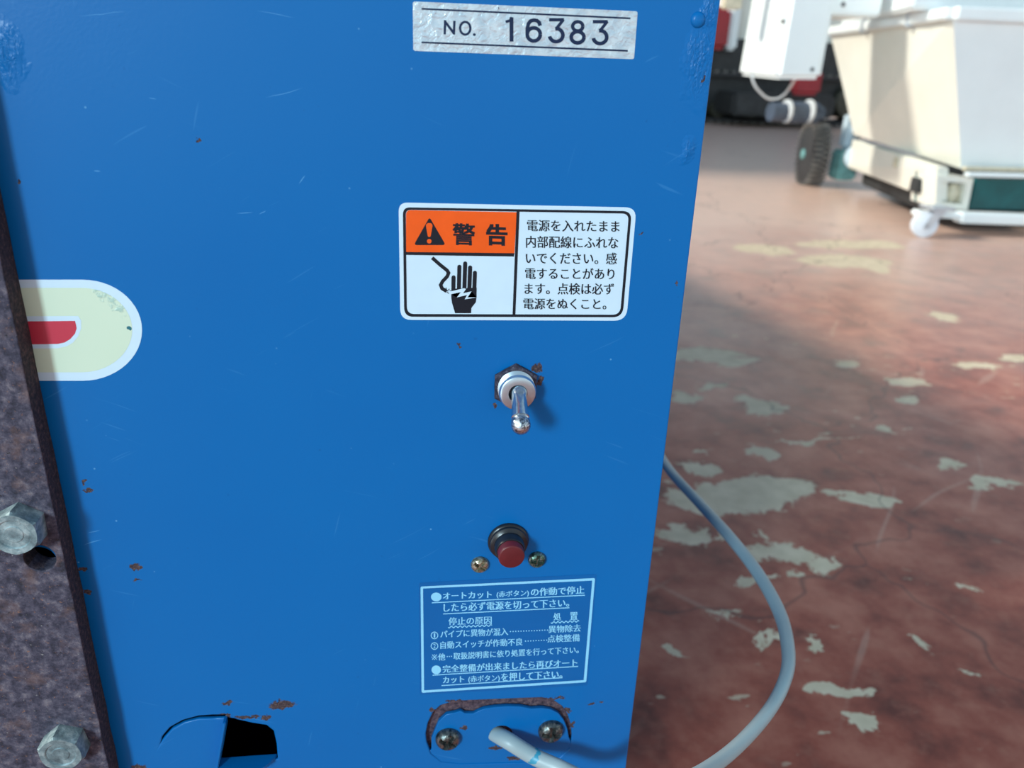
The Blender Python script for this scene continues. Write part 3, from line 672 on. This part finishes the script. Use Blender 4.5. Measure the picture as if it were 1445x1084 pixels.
for f in pl.data.polygons:
    if f.normal.x > 0.8 and f.center.x + pl.location.x > -0.01: f.material_index = 1  # right-hand side faces get the rust with shade in its colour
bm = bmesh.new(); box(bm, (xe-0.088, -TP+0.002, 0.0), (xe-0.03, -0.0005, 0.0995)); bm_obj('foot', bm, RUST, plate)
def hex_bolt(px, py, rot):
    c = at(px, py, -TP-0.0072); c.y = -TP; bm = bmesh.new(); R = 0.0079; hgt = 0.0066
    def rg(y, r, n=6): return [bm.verts.new((c.x+r*math.cos(rot+i*2*math.pi/n), c.y-y, c.z+r*math.sin(rot+i*2*math.pi/n))) for i in range(n)]
    seg = 36
    def hexr(a): a = (a-rot) % (math.pi/3); return math.cos(math.pi/6)/math.cos(a-math.pi/6)
    def ring(y, r, blend): return [bm.verts.new((c.x+r*((1-blend)*hexr(2*math.pi*i/seg+rot)+blend*0.90)*math.cos(2*math.pi*i/seg+rot), c.y-y, c.z+r*((1-blend)*hexr(2*math.pi*i/seg+rot)+blend*0.90)*math.sin(2*math.pi*i/seg+rot))) for i in range(seg)]
    rings = [ring(0.0, R, 0), ring(hgt-0.0008, R, 0), ring(hgt, R*0.97, 0.75), ring(hgt-0.0001, R*0.72, 1), ring(hgt-0.0005, R*0.66, 1), ring(hgt-0.0005, R*0.42, 1), ring(hgt-0.00025, R*0.38, 1), ring(hgt-0.0003, R*0.05, 1)]
    for A, B in zip(rings, rings[1:]):
        for i in range(seg): bm.faces.new((A[i], A[(i+1) % seg], B[(i+1) % seg], B[i]))
    bm.faces.new(rings[0][::-1]); bm.faces.new(rings[-1])
    return bm_obj('hex_bolt', bm, BOLT, plate, smooth=25)
hex_bolt(17, 757, math.radians(28)); hex_bolt(84, 1068, math.radians(40))

# ------------------------------------------------------------------ grey power cord
path = [at(672, 1016, 0.013), at(686, 1026, 0.007), at(701, 1036, 0.001), at(719.5, 1047, -0.0042), at(752, 1067, -0.0080), at(787, 1083, -0.0135), at(845, 1108, -0.022), zd(915, 1118, 0.250), zd(975, 1099, 0.275),
        zd(1035, 1058, 0.300), zd(1085, 1003, 0.322), zd(1109, 955, 0.338), zd(1112, 915, 0.356), zd(1100, 865, 0.385), zd(1070, 810, 0.42), zd(1030, 758, 0.46), zd(985, 708, 0.51), zd(950, 670, 0.55), zd(930, 640, 0.60),
        zd(910, 600, 0.70), Vector((0.15, 0.62, 0.10)), Vector((0.13, 0.78, 0.0045)), Vector((0.10, 1.0, 0.0045)), Vector((0.20, 1.25, 0.0045))]
path[-1] = Vector((0.03, 1.35, 0.0045))
pts = catmull(path, 10)
bm = bmesh.new(); sweep(bm, pts, 0.0033, 0.0027, 20, 2.6, 0.5)
o = bm_obj('power_cord', bm, CORD, None, loc=CORD0, smooth=80)
tag(o, 'grey rubber power cord coming out of the cabinet and looping to the floor', 'cord')

# ------------------------------------------------------------------ white hopper machine in the background
YF = 2.62; YB = 3.85
mac = thing('hopper_machine', 'cream white hopper machine on wheels standing on the sunlit floor', 'machine', (2.6, 3.2, 0))
def A3(px, py, Y): return at(px, py, Y)
# hopper: front and left faces taper to the frame
FTL = A3(1345, 24, YF); FBL = A3(1356, 238, YF+0.06); FTR = FTL+Vector((1.15, -0.10, 0.0)); FBR = FBL+Vector((0.95, -0.06, 0))
BTL = A3(1172, 48, YB); BBL = A3(1205, 190, YB-0.35)
t_ = 0.02
bk = Vector((1.1, 0.1, 0))
bm = bmesh.new()
vs = [FBL, FBR, FTR, FTL, BBL, BBL+bk, BTL+bk, BTL]
f = [bm.verts.new(v) for v in vs[:4]]; bm.faces.new(f)
o = bm_obj('hopper_front', bm, WHITEW, mac, smooth=0); md = o.modifiers.new('s', 'SOLIDIFY'); md.thickness = 0.012
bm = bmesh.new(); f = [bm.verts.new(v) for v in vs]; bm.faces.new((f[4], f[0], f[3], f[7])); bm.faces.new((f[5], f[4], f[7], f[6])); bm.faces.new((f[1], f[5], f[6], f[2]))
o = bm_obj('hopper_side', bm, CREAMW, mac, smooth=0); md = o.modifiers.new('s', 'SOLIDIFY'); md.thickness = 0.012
# rim flange, front and side
def bar(name, a, b, w, h, mat, parent=mac, bev=0.006):
    a, b = Vector(a), Vector(b); d = (b-a).normalized(); s = d.cross(Vector((0, 0, 1))).normalized()*w/2; u = Vector((0, 0, h/2))
    bm = bmesh.new(); hexa(bm, [a-s-u, a+s-u, a+s+u, a-s+u, b-s-u, b+s-u, b+s+u, b-s+u], bev); return bm_obj(name, bm, mat, parent)
up = Vector((0, 0, 0.012))
bar('rim', FTL+up, FTR+up, 0.05, 0.045, WHITEW); bar('rim', FTL+up+Vector((-.005, 0, 0)), BTL+up, 0.05, 0.04, WHITEW)
for s_ in (0.25, 0.62): q = FTL.lerp(BTL, s_)+up; bm = bmesh.new(); box(bm, q-Vector((.032, .012, .03)), q+Vector((.03, .012, .03)), .003); bm_obj('rim_clip', bm, ZINC, mac)
# upper housing over the rim
U0 = FTL+Vector((-0.08, 0.14, 0.03)); U1 = BTL+Vector((0.02, -0.05, 0.03))
bm = bmesh.new(); hexa(bm, [U0, U0+Vector((1.3, -0.05, 0)), U0+Vector((1.3, -0.05, 0.55)), U0+Vector((-0.02, 0, 0.55)), U1, U1+Vector((1.2, 0, 0)), U1+Vector((1.2, 0, 0.55)), U1+Vector((0, 0, 0.55))], 0.01); bm_obj('upper_housing', bm, WHITEW, mac)
# control box hanging at the left of the hopper
YC = 2.98
c0 = A3(1096, 112, YC); c1 = A3(1158, 112, YC); c2 = A3(1190, -60, YC); c3 = A3(1100, -60, YC); bk = Vector((-0.10, 0.34, 0))
bm = bmesh.new(); lo = A3(1041, 106, YC+0.36); hi = A3(1060, -60, YC+0.36); rb = Vector((0.10, 0.36, 0))
hexa(bm, [c0, c1, Vector((c2.x, YC, c2.z)), Vector((c0.x+.01, YC, c2.z)), lo, c1+rb, Vector((c2.x+.05, YC+.36, c2.z)), Vector((lo.x+.02, YC+.36, c2.z))], 0.016, 3)
cb = bm_obj('control_box', bm, WHITEW, mac)
for px, py in ((1146, 98), (1105, 30), (1190, 6)):
    q = A3(px, py, YC); bm = bmesh.new(); lathe(bm, q+Vector((0, 0.003, 0)), (0, -1, 0), [(0, .008), (.005, .008), (.008, .004)], 12); bm_obj('screw', bm, DARKM, cb)
q = A3(1178, 20, YC); bm = bmesh.new(); box(bm, (c1.x+.005, YC+.03, q.z-.0), (FTL.x-.05, YC+0.34, q.z+.5), .008); bm_obj('housing_bridge', bm, WHITEW, mac)
q = A3(1081, 10, YC); bm = bmesh.new(); box(bm, (q.x-.10, YC+.17, q.z-.0), (q.x-0.03, YC+0.22, q.z+.2), .004); bm_obj('side_bracket', bm, BEIGE, mac)
# hanging wire loop under the box
pts = catmull([A3(1060, 104, YC+.25), A3(1066, 122, YC+.25), A3(1082, 138, YC+.27), A3(1096, 139, YC+.28), A3(1108, 132, YC+.28), A3(1122, 112, YC+.25)], 6)
bm = bmesh.new(); sweep(bm, pts, 0.005, seg=8); bm_obj('hanging_wire', bm, TIE, mac)
# base frame beams
def beam(name, p, mat=CREAMW):
    bm = bmesh.new(); hexa(bm, p, 0.004); return bm_obj(name, bm, mat, mac)
def px_beam(name, pf_t, pf_b, pb_t, pb_b, Yf, Yb, wid, mat=CREAMW):
    a, b, c, d = A3(*pf_t, Yf), A3(*pf_b, Yf), A3(*pb_t, Yb), A3(*pb_b, Yb); w_ = Vector((wid, 0, 0))
    return beam(name, [b, b+w_, a+w_, a, d, d+w_, c+w_, c], mat)
sb = px_beam('side_beam', (1322, 236), (1320, 284), (1203, 197), (1196, 236), YF, YB-0.2, 0.05)
q = A3(1298, 262, YF+.1); bm = bmesh.new(); box(bm, q+Vector((-0.025, -0.03, -0.025)), q+Vector((0.004, 0.03, 0.03)), .003); bm_obj('socket_hole', bm, DARKM, mac)
q = A3(1272, 226, YF+.4); bm = bmesh.new(); box(bm, q+Vector((-0.03, -0.012, -0.03)), q+Vector((0.02, 0.012, 0.012)), .003); bm_obj('side_stud', bm, BEIGE, mac)
# bracket box at the front corner with an opening
g0 = A3(1320, 292, YF-.02); g1 = A3(1365, 297, YF-.02); g2 = A3(1374, 252, YF-.02); g3 = A3(1322, 248, YF-.02)
def quadframe(name, P, t, dep, mat):
    bm = bmesh.new(); cen = sum(P, Vector())/4; inn = [p+(cen-p)*t for p in P]; D = Vector((0, dep, 0))
    o_ = [bm.verts.new(p) for p in P]; i_ = [bm.verts.new(p) for p in inn]; ob = [bm.verts.new(p+D) for p in P]; ib = [bm.verts.new(p+D) for p in inn]
    for k in range(4):
        j = (k+1) % 4; bm.faces.new((o_[k], o_[j], i_[j], i_[k])); bm.faces.new((i_[k], i_[j], ib[j], ib[k])); bm.faces.new((o_[j], o_[k], ob[k], ob[j])); bm.faces.new((ob[k], ib[k], ib[j], ob[j]))
    return bm_obj(name, bm, mat, mac)
quadframe('corner_bracket', [g0, g1, g2, g3], 0.34, 0.16, CREAMW)
bm = bmesh.new(); hexa(bm, [p+Vector((0, .12, 0)) for p in (g0, g1, g2, g3)]+[p+Vector((0, .14, 0)) for p in (g0, g1, g2, g3)]); bm_obj('bracket_back', bm, TEALM, mac)
q = A3(1344, 272, YF+.02); bm = bmesh.new(); lathe(bm, q, (0, 0, 1), [(-.035, .012), (-.02, .022), (.02, .022), (.035, .012)], 14); bm_obj('brass_valve', bm, BEIGE, mac)
bm = bmesh.new(); q = A3(1356, 276, YF+.02); box(bm, q-Vector((.02, .02, .03)), q+Vector((.02, .02, .03)), .005); bm_obj('valve_block', bm, BEIGE, mac)
# teal panel with rails
ta = A3(1366, 295, YF); tb = A3(1373, 252, YF)
bm = bmesh.new(); box(bm, (ta.x, YF-.005, ta.z), (ta.x+1.0, YF+0.02, tb.z), .002); o = bm_obj('teal_panel', bm, GREEN, mac); o['label'] = 'dark teal panel below the hopper'
ra = A3(1362, 246, YF-.03); bar('rail', ra, ra+Vector((1.0, 0, -.002)), 0.03, 0.016, WHITEW)
bm = bmesh.new(); q = A3(1362, 238.5, YF+.01); box(bm, q+Vector((0, 0, -.006)), q+Vector((1.0, .02, .008)), .002); bm_obj('gap_strip', bm, BEIGE, mac)  # beige strip along the gap above the rail
ra = A3(1290, 300, YF-.06); rb_ = A3(1352, 304, YF-.06); bar('rail', ra, rb_, 0.05, 0.022, WHITEW)
ra = A3(1350, 306, YF-.06); bar('rail', ra, ra+Vector((1.0, -0.03, -0.012)), 0.06, 0.04, WHITEW)
# casters
def caster(px, py, Y):
    c = A3(px, py, Y); R = c.z*1.0; c.z = R
    bm = bmesh.new(); lathe(bm, c-Vector((-.22, -1, 0)).normalized()*.018, Vector((-.22, -1, 0)), [(0, R*.35), (.004, R*.8), (.006, R*.97), (.012, R), (.026, R), (.032, R*.97), (.034, R*.8), (.038, R*.35)], 28)
    wv = bm_obj('caster_wheel', bm, NYLON, mac); 
    bm = bmesh.new(); lathe(bm, c-Vector((-.22, -1, 0)).normalized()*.025, Vector((-.22, -1, 0)), [(0, R*.18), (.05, R*.18)], 12); bm_obj('axle', bm, ZINC, wv)
    bm = bmesh.new()
    a = Vector((-.22, -1, 0)).normalized(); s = Vector((1, -.22, 0)).normalized()
    for q in (-.004, .040):
        o1 = c+a*(q-.018); hexa(bm, [o1-s*.014+Vector((0, 0, -.012)), o1-s*.014+a*.003+Vector((0, 0, -.012)), o1+s*.02+a*.003+Vector((0, 0, R*1.25)), o1+s*.02+Vector((0, 0, R*1.25)),
                 o1+s*.014+Vector((0, 0, -.012)), o1+s*.014+a*.003+Vector((0, 0, -.012)), o1+s*.06+a*.003+Vector((0, 0, R*1.25)), o1+s*.06+Vector((0, 0, R*1.25))])
    o1 = c+s*.03+Vector((0, 0, R*1.25)); box(bm, o1-Vector((.04, .04, 0)), o1+Vector((.05, .05, .012)), .003)
    bm_obj('caster_fork', bm, ZINC, mac)
caster(1304, 317, 2.50)
# rear pneumatic wheel with drive motor
wc = A3(1147, 218, 3.9); R = wc.z; axd = Vector((-1, 0.16, 0)).normalized()
bm = bmesh.new(); hw = 0.05
lathe(bm, wc-axd*hw, axd, [(0, R*.50), (.004, R*.72), (.012, R*.92), (.026, R*.985), (.05, R), (.074, R*.985), (.088, R*.92), (.096, R*.72), (.1, R*.50)], 44)
tw = bm_obj('tyre', bm, RUBBER, mac)
bm = bmesh.new(); a, u, v = frame_of(axd)
for i in range(36):
    for sgn in (-1, 1):
        an = 2*math.pi*(i+(0.5 if sgn > 0 else 0))/36; rd = u*math.cos(an)+v*math.sin(an); tg = a.cross(rd)
        q = wc+rd*(R*1.0)+a*sgn*0.024; e1_, e2_, e3_ = a*0.022, (tg*0.7+a*sgn*0.5).normalized()*0.006, rd*0.006
        hexa(bm, [q-e1_-e2_-e3_, q+e1_-e2_-e3_, q+e1_+e2_-e3_, q-e1_+e2_-e3_, q-e1_-e2_+e3_, q+e1_-e2_+e3_, q+e1_+e2_+e3_, q-e1_+e2_+e3_])
o = bm_obj('tread', bm, DIRTYRUB, tw, smooth=0); o['kind'] = 'stuff'
bm = bmesh.new(); lathe(bm, wc+axd*(hw-.012), axd, [(0, R*.5), (.004, R*.5), (.004, R*.42), (-.01, R*.36), (-.01, R*.2), (.02, R*.16), (.024, R*.05)], 24); o = bm_obj('hub', bm, TEALM, tw); o['label'] = 'pale teal wheel hub'
q = A3(1125, 158, 3.75); bm = bmesh.new(); lathe(bm, A3(1086, 158, 3.75), Vector((1, 0.1, 0)), [(0, .03), (.003, .045), (.10, .045), (.103, .052), (.26, .052), (.264, .045), (.30, .03)], 20)
mo = bm_obj('drive_shaft_cover', bm, NAVY, mac)
for px in (1110, 1141):
    q = A3(px, 157, 3.75); bm = bmesh.new(); lathe(bm, q-Vector((.006, 0, 0)), Vector((1, .1, 0)), [(0, .0565), (.012, .0565)], 20); bm_obj('cable_tie', bm, TIE, mo)
bm = bmesh.new(); q = A3(1182, 195, 3.7); a = A3(1165, 250, 3.85); b = A3(1200, 165, 3.85)
box(bm, (a.x, 3.72, a.z), (a.x+.10, 3.84, a.z+.15), .012); bm_obj('gear_casing', bm, TEALM, mac)
bm = bmesh.new(); box(bm, (a.x+.02, 3.74, a.z+.15), (b.x+.02, 3.83, b.z+.03), .02); bm_obj('upright', bm, PALEBL, mac)
bm = bmesh.new(); lathe(bm, A3(1208, 222, 3.66), (-.3, -1, 0), [(0, .06), (.03, .06), (.035, .05), (.04, .02)], 20); bm_obj('gear_cover', bm, PALEBL, mac)
# dark block added under the machine to deepen the shade there
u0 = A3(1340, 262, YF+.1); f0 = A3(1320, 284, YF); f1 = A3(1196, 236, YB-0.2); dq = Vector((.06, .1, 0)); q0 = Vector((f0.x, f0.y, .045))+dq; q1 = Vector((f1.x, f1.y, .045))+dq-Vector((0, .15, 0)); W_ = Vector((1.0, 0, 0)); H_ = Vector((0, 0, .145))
bm = bmesh.new(); hexa(bm, [q0, q0+W_, q0+W_+H_, q0+H_, q1, q1+W_, q1+W_+H_, q1+H_], .01); bm_obj('under_shade_block', bm, DARKM, mac)
for dx, dy in ((0.95, 0.1), (0.95, 1.0)):
    q = Vector((u0.x+dx, YF+dy, 0)); bm = bmesh.new(); lathe(bm, q+Vector((0, 0, 0.05)), (1, 0, 0), [(0, .03), (.004, .05), (.03, .05), (.034, .03)], 24); bm_obj('caster_wheel', bm, NYLON, mac)
    bm = bmesh.new(); box(bm, q+Vector((-.01, -.02, .05)), q+Vector((-.004, .02, .145))); bm_obj('caster_fork', bm, ZINC, mac)

# ------------------------------------------------------------------ red tracked harvester far behind
hv = thing('tracked_harvester', 'red harvester on black crawler tracks in the shade behind the hopper machine', 'harvester', (4.0, 10.0, 0))
def crawler(x0, x1, y, wd):
    h = 0.52; r = h/2; bm = bmesh.new(); loop = []
    n = 16
    for i in range(n+1): a = math.pi/2+math.pi*i/n; loop.append((x0+r+r*math.cos(a), r+r*math.sin(a)))
    for i in range(n+1): a = -math.pi/2+math.pi*i/n; loop.append((x1-r+r*math.cos(a), r+r*math.sin(a)))
    A = [bm.verts.new((x, y, z+.02)) for x, z in loop]; B = [bm.verts.new((x, y+wd, z+.02)) for x, z in loop]
    inn = [(x0+r+(x-x0-r)*.86 if x < x0+r else (x1-r+(x-x1+r)*.86 if x > x1-r else x), r+(z-r)*.86) for x, z in loop]
    A2 = [bm.verts.new((x, y, z+.02)) for x, z in inn]; B2 = [bm.verts.new((x, y+wd, z+.02)) for x, z in inn]; N = len(loop)
    for i in range(N):
        j = (i+1) % N; bm.faces.new((A[i], A[j], B[j], B[i])); bm.faces.new((A2[i], A2[j], A[j], A[i])); bm.faces.new((B2[i], B[i], B[j], B2[j])); bm.faces.new((A2[i], B2[i], B2[j], A2[j]))
    tr = bm_obj('crawler_track', bm, RUBBER, hv)
    bm = bmesh.new(); n = int((x1-x0-2*r)/.1)
    for i in range(n+1):
        for z in (0.0, h+.02): x = x0+r+(x1-x0-2*r)*i/n; box(bm, (x-.02, y, z), (x+.02, y+wd, z+.025))
    for e_, cx in ((-1, x0+r), (1, x1-r)):
        for i in range(1, 8):
            a = math.pi*i/8-math.pi/2; q = Vector((cx+e_*math.cos(a)*r, y, r+.02+math.sin(a)*r)); box(bm, q-Vector((.018, 0, .018)), q+Vector((.018, wd, .018)))
    o = bm_obj('track_lugs', bm, DIRTYRUB, tr, smooth=0); o['kind'] = 'stuff'
    for i in range(6):
        bm = bmesh.new(); x = x0+r+(x1-x0-2*r)*i/5; rr = .19 if i in (0, 5) else .09; lathe(bm, (x, y-.01, r+.02 if i in (0, 5) else .15), (0, 1, 0), [(0, rr*.4), (.01, rr*.9), (.03, rr), (wd, rr)], 20); bm_obj('road_wheel', bm, OLIVE, tr)
crawler(2.9, 5.4, 8.9, 0.42); crawler(2.9, 5.4, 10.3, 0.42)
bm = bmesh.new(); box(bm, (2.7, 9.0, 0.16), (5.6, 10.25, 0.90), .02); bm_obj('chassis', bm, DARKM, hv)
b0 = A3(1012, 70, 8.8); b1 = A3(1043, 10, 8.8)
bm = bmesh.new(); box(bm, (2.6, 8.8, b0.z), (b1.x-.06, 10.6, b1.z), .05, 3); bm_obj('body_panel', bm, REDH, hv)
bm = bmesh.new(); box(bm, (b1.x-.06, 8.85, b0.z), (b1.x+.06, 10.6, b1.z+.3), .03); bm_obj('white_corner_post', bm, WHITEW, hv)
bm = bmesh.new(); box(bm, (b1.x+.06, 9.2, b0.z-.1), (5.4, 10.6, 1.9), .05); bm_obj('grain_tank', bm, CREAMW, hv)
a = A3(1118, 134, 8.0); b = A3(1156, 112, 8.0); bm = bmesh.new(); box(bm, (a.x, 8.0, a.z), (b.x+.05, 8.12, b.z+.1), .04, 3); bm_obj('red_fender', bm, REDH, hv)
bm = bmesh.new(); box(bm, (a.x-.5, 8.3, 0.12), (b.x+.4, 8.9, a.z), .03); bm_obj('front_attachment', bm, DARKM, hv)
